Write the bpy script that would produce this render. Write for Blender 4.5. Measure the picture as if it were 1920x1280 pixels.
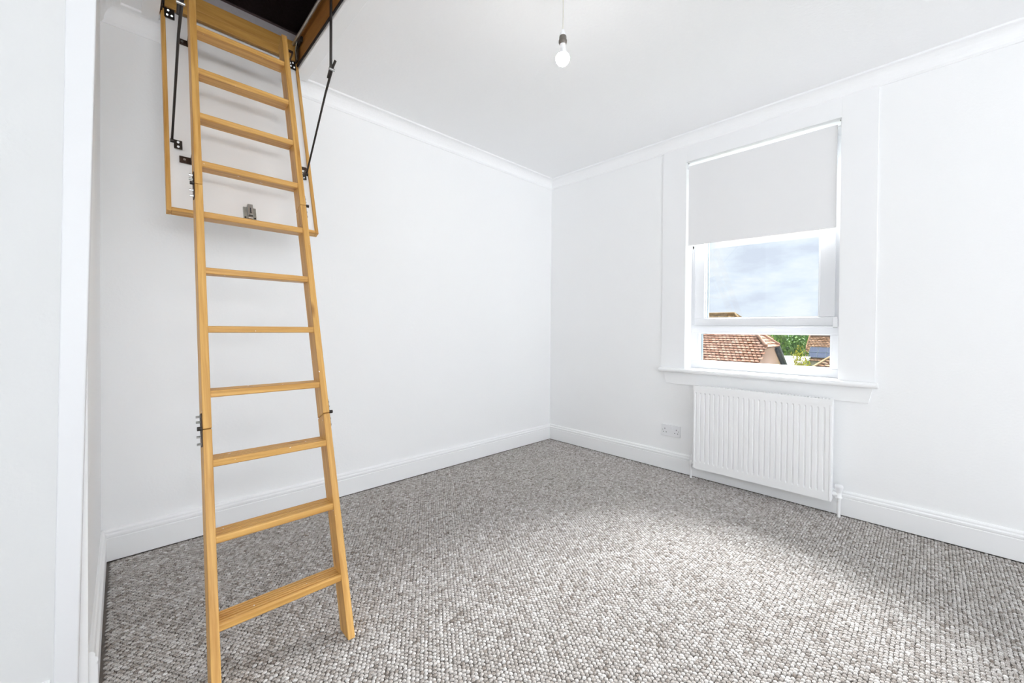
import bpy, bmesh, math, random
from mathutils import Vector, Matrix, Euler

# ------------------------------------------------------------------ scene reset
for o in list(bpy.data.objects):
    bpy.data.objects.remove(o, do_unlink=True)
SC = bpy.context.scene
COL = SC.collection
rnd = random.Random(7)

# ------------------------------------------------------------------ camera
CAM_LOC = Vector((-2.96751, -2.54499, 1.045))
YAW, PITCH, ROLL, FPX = 0.8016618, -0.0091715, 0.0075429, 758.09
u = Vector((math.cos(YAW) * math.cos(PITCH), math.sin(YAW) * math.cos(PITCH), math.sin(PITCH)))
r0 = u.cross(Vector((0, 0, 1))).normalized()
t0 = r0.cross(u)
r1 = r0 * math.cos(ROLL) + t0 * math.sin(ROLL)
t1 = -r0 * math.sin(ROLL) + t0 * math.cos(ROLL)
cd = bpy.data.cameras.new('camera')
cam = bpy.data.objects.new('camera', cd)
COL.objects.link(cam)
cam.matrix_world = Matrix(((r1.x, t1.x, -u.x, CAM_LOC.x), (r1.y, t1.y, -u.y, CAM_LOC.y), (r1.z, t1.z, -u.z, CAM_LOC.z), (0, 0, 0, 1)))
cd.sensor_fit = 'HORIZONTAL'
cd.sensor_width = 36.0
cd.lens = FPX / 1920 * 36.0
cd.shift_x = -1.656 / 1920
cd.shift_y = -16.118 / 1920
cd.clip_start = 0.02
cd.clip_end = 500
SC.camera = cam

# ------------------------------------------------------------------ colour management
SC.view_settings.view_transform = 'Standard'
SC.view_settings.look = 'None'
SC.view_settings.gamma = 1.0
SC.view_settings.use_curve_mapping = False
SC.view_settings.exposure = 0.0
SC.cycles.max_bounces = 14
SC.cycles.diffuse_bounces = 10
SC.cycles.glossy_bounces = 4
SC.cycles.transparent_max_bounces = 12
SC.cycles.sample_clamp_indirect = 6.0

# ------------------------------------------------------------------ sky
w = bpy.data.worlds.new('sky')
SC.world = w
w.use_nodes = True
nt = w.node_tree
nt.nodes.clear()
N = nt.nodes.new
L = nt.links.new
out = N('ShaderNodeOutputWorld'); bg = N('ShaderNodeBackground')
tc = N('ShaderNodeTexCoord'); mp = N('ShaderNodeMapping')
mp.inputs['Scale'].default_value = (1.0, 1.0, 2.6)
mp.inputs['Location'].default_value = (0.35, 0.1, 0.2)
nz = N('ShaderNodeTexNoise'); nz.inputs['Scale'].default_value = 9.0
nz.inputs['Detail'].default_value = 6.0; nz.inputs['Roughness'].default_value = 0.55
cr = N('ShaderNodeValToRGB')
cr.color_ramp.elements[0].position = 0.36; cr.color_ramp.elements[0].color = (0.72, 0.785, 0.89, 1)
cr.color_ramp.elements[1].position = 0.64; cr.color_ramp.elements[1].color = (0.93, 0.98, 1.0, 1)
e = cr.color_ramp.elements.new(0.50); e.color = (0.82, 0.90, 0.98, 1)
L(tc.outputs['Generated'], mp.inputs['Vector']); L(mp.outputs['Vector'], nz.inputs['Vector'])
L(nz.outputs['Fac'], cr.inputs['Fac']); L(cr.outputs['Color'], bg.inputs['Color'])
bg.inputs['Strength'].default_value = 1.07
L(bg.outputs['Background'], out.inputs['Surface'])

# ------------------------------------------------------------------ daylight and added fill lamps
sd = bpy.data.lights.new('hazy_sun', 'SUN')
sun = bpy.data.objects.new('hazy_sun', sd); COL.objects.link(sun)
sd.energy = 51.0
sd.angle = math.radians(46)
sd.color = (1.0, 0.99, 0.97)
sun.rotation_euler = Vector((-math.cos(math.radians(38)), -0.15, -math.sin(math.radians(38)))).to_track_quat('-Z', 'Y').to_euler()
sun.location = (6, -1.7, 6)

def area(name, loc, direction, sx, sy, power, col=(1, 1, 1)):
    d = bpy.data.lights.new(name, 'AREA')
    o = bpy.data.objects.new(name, d); COL.objects.link(o)
    d.shape = 'RECTANGLE'; d.size = sx; d.size_y = sy; d.energy = power; d.color = col
    o.location = loc
    o.rotation_euler = Vector(direction).to_track_quat('-Z', 'Y').to_euler()
    return o
# added fill lamps outside two made-up windows behind the camera
area('added_fill_back', (-3.0, -7.33, 1.45), (0.0, 1, 1.5), 2.8, 1.5, 198, (0.955, 0.978, 1.0))
area('added_fill_side', (-6.33, -3.3, 1.45), (1, 0.1, 1.6), 2.4, 1.5, 16, (0.955, 0.978, 1.0))

# ------------------------------------------------------------------ materials
MATS = {}
def newmat(name):
    m = bpy.data.materials.new(name); m.use_nodes = True
    t = m.node_tree
    b = t.nodes['Principled BSDF']
    MATS[name] = m
    return m, t, b

def lin(c):
    return tuple(((x / 255) / 12.92 if x / 255 <= 0.04045 else ((x / 255 + 0.055) / 1.055) ** 2.4) for x in c)

def plain(name, col, rough=0.5, metal=0.0, var=0.04, scale=30.0, bump=0.0, bscale=200.0, spec=0.5):
    m, t, b = newmat(name)
    nd = t.nodes.new; lk = t.links.new
    b.inputs['Roughness'].default_value = rough
    b.inputs['Metallic'].default_value = metal
    b.inputs['Specular IOR Level'].default_value = spec
    co = nd('ShaderNodeTexCoord')
    n = nd('ShaderNodeTexNoise'); n.inputs['Scale'].default_value = scale; n.inputs['Detail'].default_value = 3
    lk(co.outputs['Object'], n.inputs['Vector'])
    mx = nd('ShaderNodeMix'); mx.data_type = 'RGBA'
    mx.inputs[6].default_value = (*[c * (1 - var) for c in col], 1)
    mx.inputs[7].default_value = (*[min(1, c * (1 + var)) for c in col], 1)
    lk(n.outputs['Fac'], mx.inputs[0]); lk(mx.outputs[2], b.inputs['Base Color'])
    if bump > 0:
        n2 = nd('ShaderNodeTexNoise'); n2.inputs['Scale'].default_value = bscale; n2.inputs['Detail'].default_value = 4
        lk(co.outputs['Object'], n2.inputs['Vector'])
        bp = nd('ShaderNodeBump'); bp.inputs['Strength'].default_value = bump; bp.inputs['Distance'].default_value = 0.002
        lk(n2.outputs['Fac'], bp.inputs['Height']); lk(bp.outputs['Normal'], b.inputs['Normal'])
    return m

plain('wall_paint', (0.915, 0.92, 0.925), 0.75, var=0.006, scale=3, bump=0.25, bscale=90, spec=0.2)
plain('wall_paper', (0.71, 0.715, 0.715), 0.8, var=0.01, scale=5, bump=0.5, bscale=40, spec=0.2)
plain('ceiling_paint', (0.95, 0.955, 0.965), 0.8, var=0.006, scale=3, bump=0.6, bscale=70, spec=0.2)
plain('gloss_white', (0.915, 0.92, 0.925), 0.32, var=0.006, scale=4, spec=0.4)
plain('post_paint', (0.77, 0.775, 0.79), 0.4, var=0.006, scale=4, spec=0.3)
plain('satin_white', (0.905, 0.91, 0.92), 0.45, var=0.006, scale=4, spec=0.3)
plain('upvc', (0.80, 0.81, 0.835), 0.3, var=0.004, scale=4, spec=0.4)
plain('blind_fabric', (0.84, 0.84, 0.845), 0.9, var=0.01, scale=300, bump=0.15, bscale=900, spec=0.1)
plain('white_plastic', (0.84, 0.845, 0.86), 0.35, var=0.004, spec=0.4)
plain('dark_slot', (0.03, 0.03, 0.035), 0.6)
plain('lid_panel', (0.86, 0.855, 0.85), 0.5, var=0.012, scale=6, spec=0.3)
plain('black_metal', (0.035, 0.028, 0.025), 0.42, metal=0.4, var=0.2)
plain('brown_bracket', (0.06, 0.035, 0.025), 0.45, metal=0.4, var=0.25)
plain('steel', (0.55, 0.56, 0.56), 0.35, metal=0.9, var=0.15, scale=120)
plain('dull_steel', (0.42, 0.43, 0.40), 0.45, metal=0.7, var=0.3, scale=90)
plain('grey_plaster', (0.42, 0.40, 0.42), 0.9, var=0.1, scale=60, bump=0.3)
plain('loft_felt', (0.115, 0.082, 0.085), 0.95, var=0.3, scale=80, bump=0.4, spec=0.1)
plain('rubber_seal', (0.02, 0.016, 0.018), 0.7)
plain('gasket', (0.22, 0.27, 0.30), 0.6)
plain('lampholder_dark', (0.13, 0.115, 0.10), 0.4, var=0.2)
plain('cord', (0.72, 0.70, 0.64), 0.6)
plain('cream_patch', (0.80, 0.77, 0.71), 0.6, var=0.02)
plain('render_wall', (0.58, 0.44, 0.40), 0.9, var=0.06, scale=4, bump=0.4, bscale=40, spec=0.0)
plain('cream_render', (0.42, 0.40, 0.37), 0.9, var=0.05, scale=4, spec=0.0)
plain('white_render', (0.60, 0.60, 0.60), 0.9, var=0.02, scale=4, spec=0.0)
plain('barge_dark', (0.045, 0.055, 0.075), 0.5, var=0.1, spec=0.0)
plain('panel_glass', (0.045, 0.065, 0.125), 0.55, var=0.1, scale=8, spec=0.02)
plain('panel_frame', (0.16, 0.19, 0.23), 0.5, spec=0.0)
plain('bark', (0.16, 0.11, 0.08), 0.9, var=0.3)
plain('lawn', (0.075, 0.085, 0.04), 0.95, var=0.3, scale=0.6, spec=0.0)
plain('outer_stone', (0.48, 0.46, 0.43), 0.9, var=0.1, scale=12, bump=0.5, bscale=60)

def tile_mat(name, c0, c1):
    m, t, b = newmat(name); nd = t.nodes.new; lk = t.links.new
    b.inputs['Roughness'].default_value = 0.9; b.inputs['Specular IOR Level'].default_value = 0.0
    co = nd('ShaderNodeTexCoord'); n = nd('ShaderNodeTexNoise'); n.inputs['Scale'].default_value = 2.2; n.inputs['Detail'].default_value = 6
    lk(co.outputs['Object'], n.inputs['Vector'])
    cr = nd('ShaderNodeValToRGB'); cr.color_ramp.elements[0].position = 0.32; cr.color_ramp.elements[1].position = 0.68
    cr.color_ramp.elements[0].color = (*c0, 1); cr.color_ramp.elements[1].color = (*c1, 1)
    g = nd('ShaderNodeNewGeometry'); ma = nd('ShaderNodeMath'); ma.operation = 'MULTIPLY_ADD'
    ma.inputs[1].default_value = 0.34; lk(g.outputs['Random Per Island'], ma.inputs[0])
    hf = nd('ShaderNodeMath'); hf.operation = 'MULTIPLY_ADD'; hf.inputs[1].default_value = 0.7; hf.inputs[2].default_value = -0.02
    lk(n.outputs['Fac'], hf.inputs[0]); lk(hf.outputs[0], ma.inputs[2])
    lk(ma.outputs[0], cr.inputs['Fac']); lk(cr.outputs['Color'], b.inputs['Base Color'])
tile_mat('tile_pink', (0.24, 0.13, 0.09), (0.45, 0.29, 0.22))
tile_mat('tile_brown', (0.22, 0.155, 0.085), (0.36, 0.265, 0.16))
tile_mat('tile_orange', (0.20, 0.11, 0.06), (0.34, 0.21, 0.135))
def leaf_mat(name, c0, c1):
    m, t, b = newmat(name); nd = t.nodes.new; lk = t.links.new
    b.inputs['Roughness'].default_value = 0.7; b.inputs['Specular IOR Level'].default_value = 0.05
    g = nd('ShaderNodeNewGeometry')
    cr = nd('ShaderNodeValToRGB'); cr.color_ramp.elements[0].color = (*c0, 1); cr.color_ramp.elements[1].color = (*c1, 1)
    lk(g.outputs['Random Per Island'], cr.inputs['Fac']); lk(cr.outputs['Color'], b.inputs['Base Color'])
leaf_mat('leaf_green', (0.05, 0.13, 0.02), (0.19, 0.33, 0.07))
leaf_mat('leaf_yellow', (0.22, 0.26, 0.02), (0.42, 0.42, 0.07))

def wood(name, axis, c_lo, c_hi, flecks=True, gscale=1.0):
    """pine with grain along a local axis"""
    m, t, b = newmat(name); nd = t.nodes.new; lk = t.links.new
    b.inputs['Roughness'].default_value = 0.42
    b.inputs['Specular IOR Level'].default_value = 0.35
    co = nd('ShaderNodeTexCoord'); mp = nd('ShaderNodeMapping')
    s = [34.0 * gscale] * 3; s[axis] = 1.3
    mp.inputs['Scale'].default_value = s
    lk(co.outputs['Object'], mp.inputs['Vector'])
    oi = nd('ShaderNodeObjectInfo')
    mul = nd('ShaderNodeMath'); mul.operation = 'MULTIPLY'; mul.inputs[1].default_value = 37.0
    lk(oi.outputs['Random'], mul.inputs[0])
    ad = nd('ShaderNodeVectorMath'); ad.operation = 'ADD'
    lk(mp.outputs['Vector'], ad.inputs[0]); lk(mul.outputs[0], ad.inputs[1])
    n = nd('ShaderNodeTexNoise'); n.inputs['Scale'].default_value = 2.0; n.inputs['Detail'].default_value = 5; n.inputs['Roughness'].default_value = 0.65
    n.inputs['Distortion'].default_value = 0.4
    lk(ad.outputs[0], n.inputs['Vector'])
    cr = nd('ShaderNodeValToRGB')
    cr.color_ramp.elements[0].position = 0.30; cr.color_ramp.elements[1].position = 0.68
    cr.color_ramp.elements[0].color = (*c_lo, 1); cr.color_ramp.elements[1].color = (*c_hi, 1)
    lk(n.outputs['Fac'], cr.inputs['Fac'])
    last = cr.outputs['Color']
    # knots and dark streaks
    mp2 = nd('ShaderNodeMapping'); s2 = [16.0] * 3; s2[axis] = 4.0; mp2.inputs['Scale'].default_value = s2
    lk(co.outputs['Object'], mp2.inputs['Vector'])
    ad2 = nd('ShaderNodeVectorMath'); ad2.operation = 'ADD'
    lk(mp2.outputs['Vector'], ad2.inputs[0]); lk(mul.outputs[0], ad2.inputs[1])
    v = nd('ShaderNodeTexVoronoi'); v.inputs['Scale'].default_value = 1.0
    lk(ad2.outputs[0], v.inputs['Vector'])
    kr = nd('ShaderNodeValToRGB'); kr.color_ramp.elements[0].position = 0.05; kr.color_ramp.elements[1].position = 0.16
    kr.color_ramp.elements[0].color = (1, 1, 1, 1); kr.color_ramp.elements[1].color = (0, 0, 0, 1)
    lk(v.outputs['Distance'], kr.inputs['Fac'])
    mk = nd('ShaderNodeMix'); mk.data_type = 'RGBA'; mk.inputs[7].default_value = (0.22, 0.085, 0.02, 1)
    km = nd('ShaderNodeMath'); km.operation = 'MULTIPLY'; km.inputs[1].default_value = 0.7
    lk(kr.outputs['Color'], km.inputs[0]); lk(km.outputs[0], mk.inputs[0]); lk(last, mk.inputs[6]); last = mk.outputs[2]
    if flecks:
        f = nd('ShaderNodeTexNoise'); f.inputs['Scale'].default_value = 60.0; f.inputs['Detail'].default_value = 2
        ad3 = nd('ShaderNodeVectorMath'); ad3.operation = 'ADD'
        lk(co.outputs['Object'], ad3.inputs[0]); lk(mul.outputs[0], ad3.inputs[1])
        lk(ad3.outputs[0], f.inputs['Vector'])
        fr = nd('ShaderNodeValToRGB'); fr.color_ramp.elements[0].position = 0.745; fr.color_ramp.elements[1].position = 0.765
        lk(f.outputs['Fac'], fr.inputs['Fac'])
        mf = nd('ShaderNodeMix'); mf.data_type = 'RGBA'; mf.inputs[7].default_value = (0.85, 0.83, 0.78, 1)
        lk(fr.outputs['Color'], mf.inputs[0]); lk(last, mf.inputs[6]); last = mf.outputs[2]
    lk(last, b.inputs['Base Color'])
    bp = nd('ShaderNodeBump'); bp.inputs['Strength'].default_value = 0.15; bp.inputs['Distance'].default_value = 0.001
    lk(n.outputs['Fac'], bp.inputs['Height']); lk(bp.outputs['Normal'], b.inputs['Normal'])
PLO, PHI = (0.46, 0.22, 0.045), (0.73, 0.435, 0.14)
wood('pine_x', 0, PLO, PHI)
wood('pine_z', 2, PLO, PHI)
wood('pine_y', 1, PLO, PHI, False)
wood('old_pine_x', 0, (0.40, 0.20, 0.045), (0.60, 0.34, 0.09), False, 0.5)
wood('old_pine_y', 1, (0.32, 0.13, 0.03), (0.50, 0.24, 0.06), False, 0.5)

def glass(name, tint=(0.97, 0.985, 1.0)):
    m, t, b = newmat(name); nd = t.nodes.new; lk = t.links.new
    t.nodes.remove(b)
    o = t.nodes['Material Output']
    tr = nd('ShaderNodeBsdfTransparent'); tr.inputs['Color'].default_value = (*tint, 1)
    gl = nd('ShaderNodeBsdfGlossy'); gl.inputs['Roughness'].default_value = 0.02
    co = nd('ShaderNodeTexCoord'); n = nd('ShaderNodeTexNoise'); n.inputs['Scale'].default_value = 2
    lk(co.outputs['Object'], n.inputs['Vector'])
    bp = nd('ShaderNodeBump'); bp.inputs['Strength'].default_value = 0.01
    lk(n.outputs['Fac'], bp.inputs['Height']); lk(bp.outputs['Normal'], gl.inputs['Normal'])
    mx = nd('ShaderNodeMixShader'); mx.inputs[0].default_value = 0.04
    lk(tr.outputs[0], mx.inputs[1]); lk(gl.outputs[0], mx.inputs[2]); lk(mx.outputs[0], o.inputs['Surface'])
glass('glass')

def emit(name, col, strength):
    m, t, b = newmat(name)
    b.inputs['Base Color'].default_value = (0.9, 0.9, 0.9, 1)
    b.inputs['Emission Color'].default_value = (*col, 1)
    b.inputs['Emission Strength'].default_value = strength
emit('bulb_lit', (1.0, 0.97, 0.93), 100.0)

def carpet_mat():
    m, t, b = newmat('carpet_yarn'); nd = t.nodes.new; lk = t.links.new
    b.inputs['Roughness'].default_value = 0.95
    b.inputs['Specular IOR Level'].default_value = 0.1
    b.inputs['Sheen Weight'].default_value = 0.15
    co = nd('ShaderNodeTexCoord')
    oi = nd('ShaderNodeAttribute'); oi.attribute_type = 'GEOMETRY'; oi.attribute_name = 'tone'
    n = nd('ShaderNodeTexNoise'); n.inputs['Scale'].default_value = 330; n.inputs['Detail'].default_value = 3
    lk(co.outputs['Object'], n.inputs['Vector'])
    add = nd('ShaderNodeMath'); add.operation = 'ADD'
    lk(n.outputs['Fac'], add.inputs[0]); lk(oi.outputs['Fac'], add.inputs[1])
    cr = nd('ShaderNodeValToRGB')
    el = cr.color_ramp.elements
    el[0].position = 0.28; el[0].color = (0.205, 0.172, 0.145, 1)
    el[1].position = 0.80; el[1].color = (0.775, 0.765, 0.755, 1)
    e = el.new(0.52); e.color = (0.475, 0.447, 0.424, 1)
    lk(add.outputs[0], cr.inputs['Fac'])
    lk(cr.outputs['Color'], b.inputs['Base Color'])
    bp = nd('ShaderNodeBump'); bp.inputs['Strength'].default_value = 0.5; bp.inputs['Distance'].default_value = 0.002
    lk(n.outputs['Fac'], bp.inputs['Height']); lk(bp.outputs['Normal'], b.inputs['Normal'])
carpet_mat()
plain('rear_bounce_carpet', (0.55, 0.53, 0.51), 0.95, var=0.2, scale=200)  # unseen rear floor, kept pale so it bounces light to the ceiling
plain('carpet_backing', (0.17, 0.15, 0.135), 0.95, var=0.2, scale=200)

# ------------------------------------------------------------------ mesh helpers
class MB:
    def __init__(s): s.v = []; s.f = []
    def add(s, vs, fs):
        k = len(s.v); s.v += [tuple(v) for v in vs]; s.f += [tuple(i + k for i in f) for f in fs]
        return s
    def box(s, a, b):
        x0, x1 = sorted((a[0], b[0])); y0, y1 = sorted((a[1], b[1])); z0, z1 = sorted((a[2], b[2]))
        return s.add([(x0, y0, z0), (x1, y0, z0), (x1, y1, z0), (x0, y1, z0), (x0, y0, z1), (x1, y0, z1), (x1, y1, z1), (x0, y1, z1)],
                     [(3, 2, 1, 0), (4, 5, 6, 7), (0, 1, 5, 4), (1, 2, 6, 5), (2, 3, 7, 6), (3, 0, 4, 7)])
    def hexa(s, v8):
        return s.add(v8, [(3, 2, 1, 0), (4, 5, 6, 7), (0, 1, 5, 4), (1, 2, 6, 5), (2, 3, 7, 6), (3, 0, 4, 7)])
    def prism(s, prof, a, b, fn):
        """prof: 2-d polygon; fn(p, q, t) -> 3-d; extruded from t=a to t=b"""
        n = len(prof)
        vs = [fn(p, q, a) for p, q in prof] + [fn(p, q, b) for p, q in prof]
        fs = [tuple(range(n - 1, -1, -1)), tuple(range(n, 2 * n))]
        fs += [(i, (i + 1) % n, n + (i + 1) % n, n + i) for i in range(n)]
        return s.add(vs, fs)
    def tube(s, pts, r, n=10, caps=True):
        pts = [Vector(p) for p in pts]
        rs = r if isinstance(r, (list, tuple)) else [r] * len(pts)
        rings = []
        prev = None
        for i, p in enumerate(pts):
            d = (pts[min(i + 1, len(pts) - 1)] - pts[max(i - 1, 0)]).normalized()
            if prev is None:
                a = d.cross(Vector((0, 0, 1)))
                if a.length < 1e-3: a = d.cross(Vector((1, 0, 0)))
                a.normalize()
            else:
                a = (prev - d * prev.dot(d)).normalized()
            prev = a
            b = d.cross(a)
            rings.append([p + (a * math.cos(2 * math.pi * k / n) + b * math.sin(2 * math.pi * k / n)) * rs[i] for k in range(n)])
        vs = [v for ring in rings for v in ring]
        fs = []
        for i in range(len(pts) - 1):
            for k in range(n):
                fs.append((i * n + k, i * n + (k + 1) % n, (i + 1) * n + (k + 1) % n, (i + 1) * n + k))
        if caps:
            fs.append(tuple(range(n - 1, -1, -1))); fs.append(tuple((len(pts) - 1) * n + k for k in range(n)))
        return s.add(vs, fs)
    def lathe(s, prof, c, n=24, closed=True):
        """prof: list of (radius, z); about the vertical through c"""
        vs = []; fs = []
        for r, z in prof:
            for k in range(n):
                a = 2 * math.pi * k / n
                vs.append((c[0] + r * math.cos(a), c[1] + r * math.sin(a), c[2] + z))
        for i in range(len(prof) - 1):
            for k in range(n):
                fs.append((i * n + k, i * n + (k + 1) % n, (i + 1) * n + (k + 1) % n, (i + 1) * n + k))
        if closed:
            fs.append(tuple(range(n - 1, -1, -1))); fs.append(tuple((len(prof) - 1) * n + k for k in range(n)))
        return s.add(vs, fs)
    def build(s, name, mat, parent=None, bevel=0.0, smooth=False, seg=2):
        me = bpy.data.meshes.new(name)
        me.from_pydata(s.v, [], s.f)
        bm = bmesh.new(); bm.from_mesh(me)
        bmesh.ops.recalc_face_normals(bm, faces=bm.faces)
        if bevel > 0:
            es = [e for e in bm.edges if len(e.link_faces) == 2 and e.calc_face_angle(0) > 0.6]
            bmesh.ops.bevel(bm, geom=es, offset=bevel, segments=seg, profile=0.5, affect='EDGES', clamp_overlap=True)
        if smooth:
            for f in bm.faces: f.smooth = True
            for e in bm.edges:
                if len(e.link_faces) == 2 and e.calc_face_angle(0) > 0.7: e.smooth = False
        bm.to_mesh(me); bm.free()
        me.materials.append(MATS[mat])
        o = bpy.data.objects.new(name, me); COL.objects.link(o)
        if parent is not None: o.parent = parent
        return o

def tag(o, label, cat, group=None, kind=None):
    o['label'] = label; o['category'] = cat
    if group: o['group'] = group
    if kind: o['kind'] = kind
    return o
def empty(name, loc=(0, 0, 0), rot=(0, 0, 0)):
    o = bpy.data.objects.new(name, None); COL.objects.link(o)
    o.location = loc; o.rotation_euler = rot; o.empty_display_size = 0.05
    return o
def copy_to(o, parent=None, loc=None):
    c = o.copy(); COL.objects.link(c)
    if parent is not None: c.parent = parent
    if loc is not None: c.location = loc
    return c

# ================================================================== ROOM SHELL
CZ = 2.46                   # ceiling height
XL = -3.034                 # face of the boxed-out return beside the far corner
YC = -0.985                 # face of the boxed-out cupboard
XW, YB = -6.2, -7.2        # unseen west and rear walls, set far off to even the fill light
T = 0.12
HX0, HX1, HY0, HY1 = -2.862, -2.258, -1.30, -0.10     # hole for the loft hatch

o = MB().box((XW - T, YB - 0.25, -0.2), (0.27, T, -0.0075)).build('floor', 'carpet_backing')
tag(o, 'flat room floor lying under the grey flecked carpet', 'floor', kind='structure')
m = MB(); m.box((XW, YB, -0.0074), (0, -3.0, -0.002)); m.box((XW, -3.0, -0.0074), (-3.385, YC, -0.002))
tag(m.build('floor_rear', 'rear_bounce_carpet'), 'unseen carpeted floor behind the viewer, made pale to bounce light upward', 'floor', kind='structure')
c = MB()
c.box((XW - T, YB - 0.25, CZ), (HX0, T, CZ + 0.1)); c.box((HX1, YB - 0.25, CZ), (0.27, T, CZ + 0.1))
c.box((HX0, HY1, CZ), (HX1, T, CZ + 0.1)); c.box((HX0, YB - 0.25, CZ), (HX1, HY0, CZ + 0.1))
o = c.build('ceiling', 'ceiling_paint')
tag(o, 'white stippled ceiling with an opening for the loft hatch', 'ceiling', kind='structure')

o = MB().box((XW - T, 0, 0), (0.27, T, CZ)).build('wall_back', 'wall_paint')
tag(o, 'plain white wall behind the wooden loft ladder', 'wall', kind='structure')

# window wall (x = 0 plane), opening for the window
WY0, WY1, WZ0, WZ1 = -2.178, -1.293, 0.767, 2.272
m = MB()
m.box((0, YB, 0), (0.26, WY0, CZ)); m.box((0, WY1, 0), (0.26, 0, CZ))
m.box((0, WY0, 0), (0.26, WY1, WZ0 - 0.03)); m.box((0, WY0, WZ1), (0.26, WY1, CZ))
o = m.build('wall_right', 'wall_paint')
tag(o, 'white wall holding the window, radiator and power socket', 'wall', kind='structure')

o = MB().box((XL - 0.11, YC + 0.03, 0), (XL, 0, CZ)).build('wall_left', 'wall_paint')
tag(o, 'narrow white side wall running into the far corner', 'wall', kind='structure')
# lining paper on the boxed-out front; its free edge is out of plumb
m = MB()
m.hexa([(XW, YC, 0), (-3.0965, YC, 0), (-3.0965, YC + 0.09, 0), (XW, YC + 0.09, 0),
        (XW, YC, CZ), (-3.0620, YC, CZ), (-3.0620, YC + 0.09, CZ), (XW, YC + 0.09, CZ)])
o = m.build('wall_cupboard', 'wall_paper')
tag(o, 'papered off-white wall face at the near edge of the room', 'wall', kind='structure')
m = MB()
m.hexa([(-3.0965, YC - 0.004, 0), (-3.0535, YC - 0.004, 0), (-3.0535, YC + 0.05, 0), (-3.0965, YC + 0.05, 0),
        (-3.0620, YC - 0.004, CZ), (-3.0040, YC - 0.004, CZ), (-3.0040, YC + 0.05, CZ), (-3.0620, YC + 0.05, CZ)])
o = m.build('trim_1', 'post_paint', bevel=0.003)
tag(o, 'tall glossy white corner post beside the papered wall', 'trim', kind='structure')
m = MB(); m.box((XW - T, YB, 0), (XW, -4.5, CZ)); m.box((XW - T, -2.1, 0), (XW, YC + 0.1, CZ))
m.box((XW - T, -4.5, 0), (XW, -2.1, 0.7)); m.box((XW - T, -4.5, 2.2), (XW, -2.1, CZ))  # opening added for the side fill lamp
tag(m.build('wall_west', 'wall_paint'), 'white wall beyond the near edge of the room', 'wall', kind='structure')
# wall behind the camera with an opening added for the back fill lamp
m = MB()
for a, b in ((XW, -4.4), (-1.6, 0.26)): m.box((a, YB - 0.25, 0), (b, YB, CZ))
m.box((-4.4, YB - 0.25, 0), (-1.6, YB, 0.7)); m.box((-4.4, YB - 0.25, 2.2), (-1.6, YB, CZ))
tag(m.build('wall_front', 'wall_paint'), 'white wall behind the viewer with a wide opening added for fill light', 'wall', kind='structure')

# ---- skirting boards
BH = 0.138
bprof = [(0, 0), (0.018, 0), (0.018, 0.098), (0.0155, 0.1005), (0.0155, 0.104), (0.0185, 0.107), (0.0185, 0.116), (0.016, 0.119), (0.0125, 0.121), (0.0125, 0.125), (0.013, 0.129), (0.010, 0.135), (0.006, 0.138), (0, 0.138)]
o = MB().prism(bprof, XL, 0, lambda d, z, t: (t, -d, z)).build('baseboard_back', 'gloss_white')
tag(o, 'white moulded skirting board along the wall behind the ladder', 'skirting board', kind='structure')
o = MB().prism(bprof, YB, 0, lambda d, z, t: (-d, t, z)).build('baseboard_right', 'gloss_white')
tag(o, 'white moulded skirting board passing under the radiator', 'skirting board', kind='structure')
o = MB().prism(bprof, YC + 0.055, 0, lambda d, z, t: (XL + d, t, z)).build('baseboard_left', 'gloss_white')
tag(o, 'short white skirting board beside the glossy corner post', 'skirting board', kind='structure')
o = MB().prism(bprof, XW, -3.1, lambda d, z, t: (t, YC - d, z)).build('baseboard_cupboard', 'gloss_white')
tag(o, 'white skirting board at the foot of the papered wall', 'skirting board', kind='structure')

# ---- coved cornice
cp = [(0, 2.379), (0.005, 2.380), (0.008, 2.384)]
for i in range(9):
    a = math.pi / 2 * i / 8
    cp.append((0.012 + 0.047 * (1 - math.cos(a)), 2.390 + 0.060 * math.sin(a)))
cp += [(0.064, 2.452), (0.066, CZ), (0, CZ)]
o = MB().prism(cp, XL, 0, lambda d, z, t: (t, -d, z)).build('trim_2', 'ceiling_paint', smooth=False)
tag(o, 'white coved cornice above the wall behind the ladder', 'cornice', kind='structure')
o = MB().prism(cp, YB, 0, lambda d, z, t: (-d, t, z)).build('trim_3', 'ceiling_paint')
tag(o, 'white coved cornice above the window wall', 'cornice', kind='structure')
o = MB().prism(cp, YC + 0.06, 0, lambda d, z, t: (XL + d, t, z)).build('trim_4', 'ceiling_paint')
tag(o, 'short white coved cornice over the narrow side wall', 'cornice', kind='structure')

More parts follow.
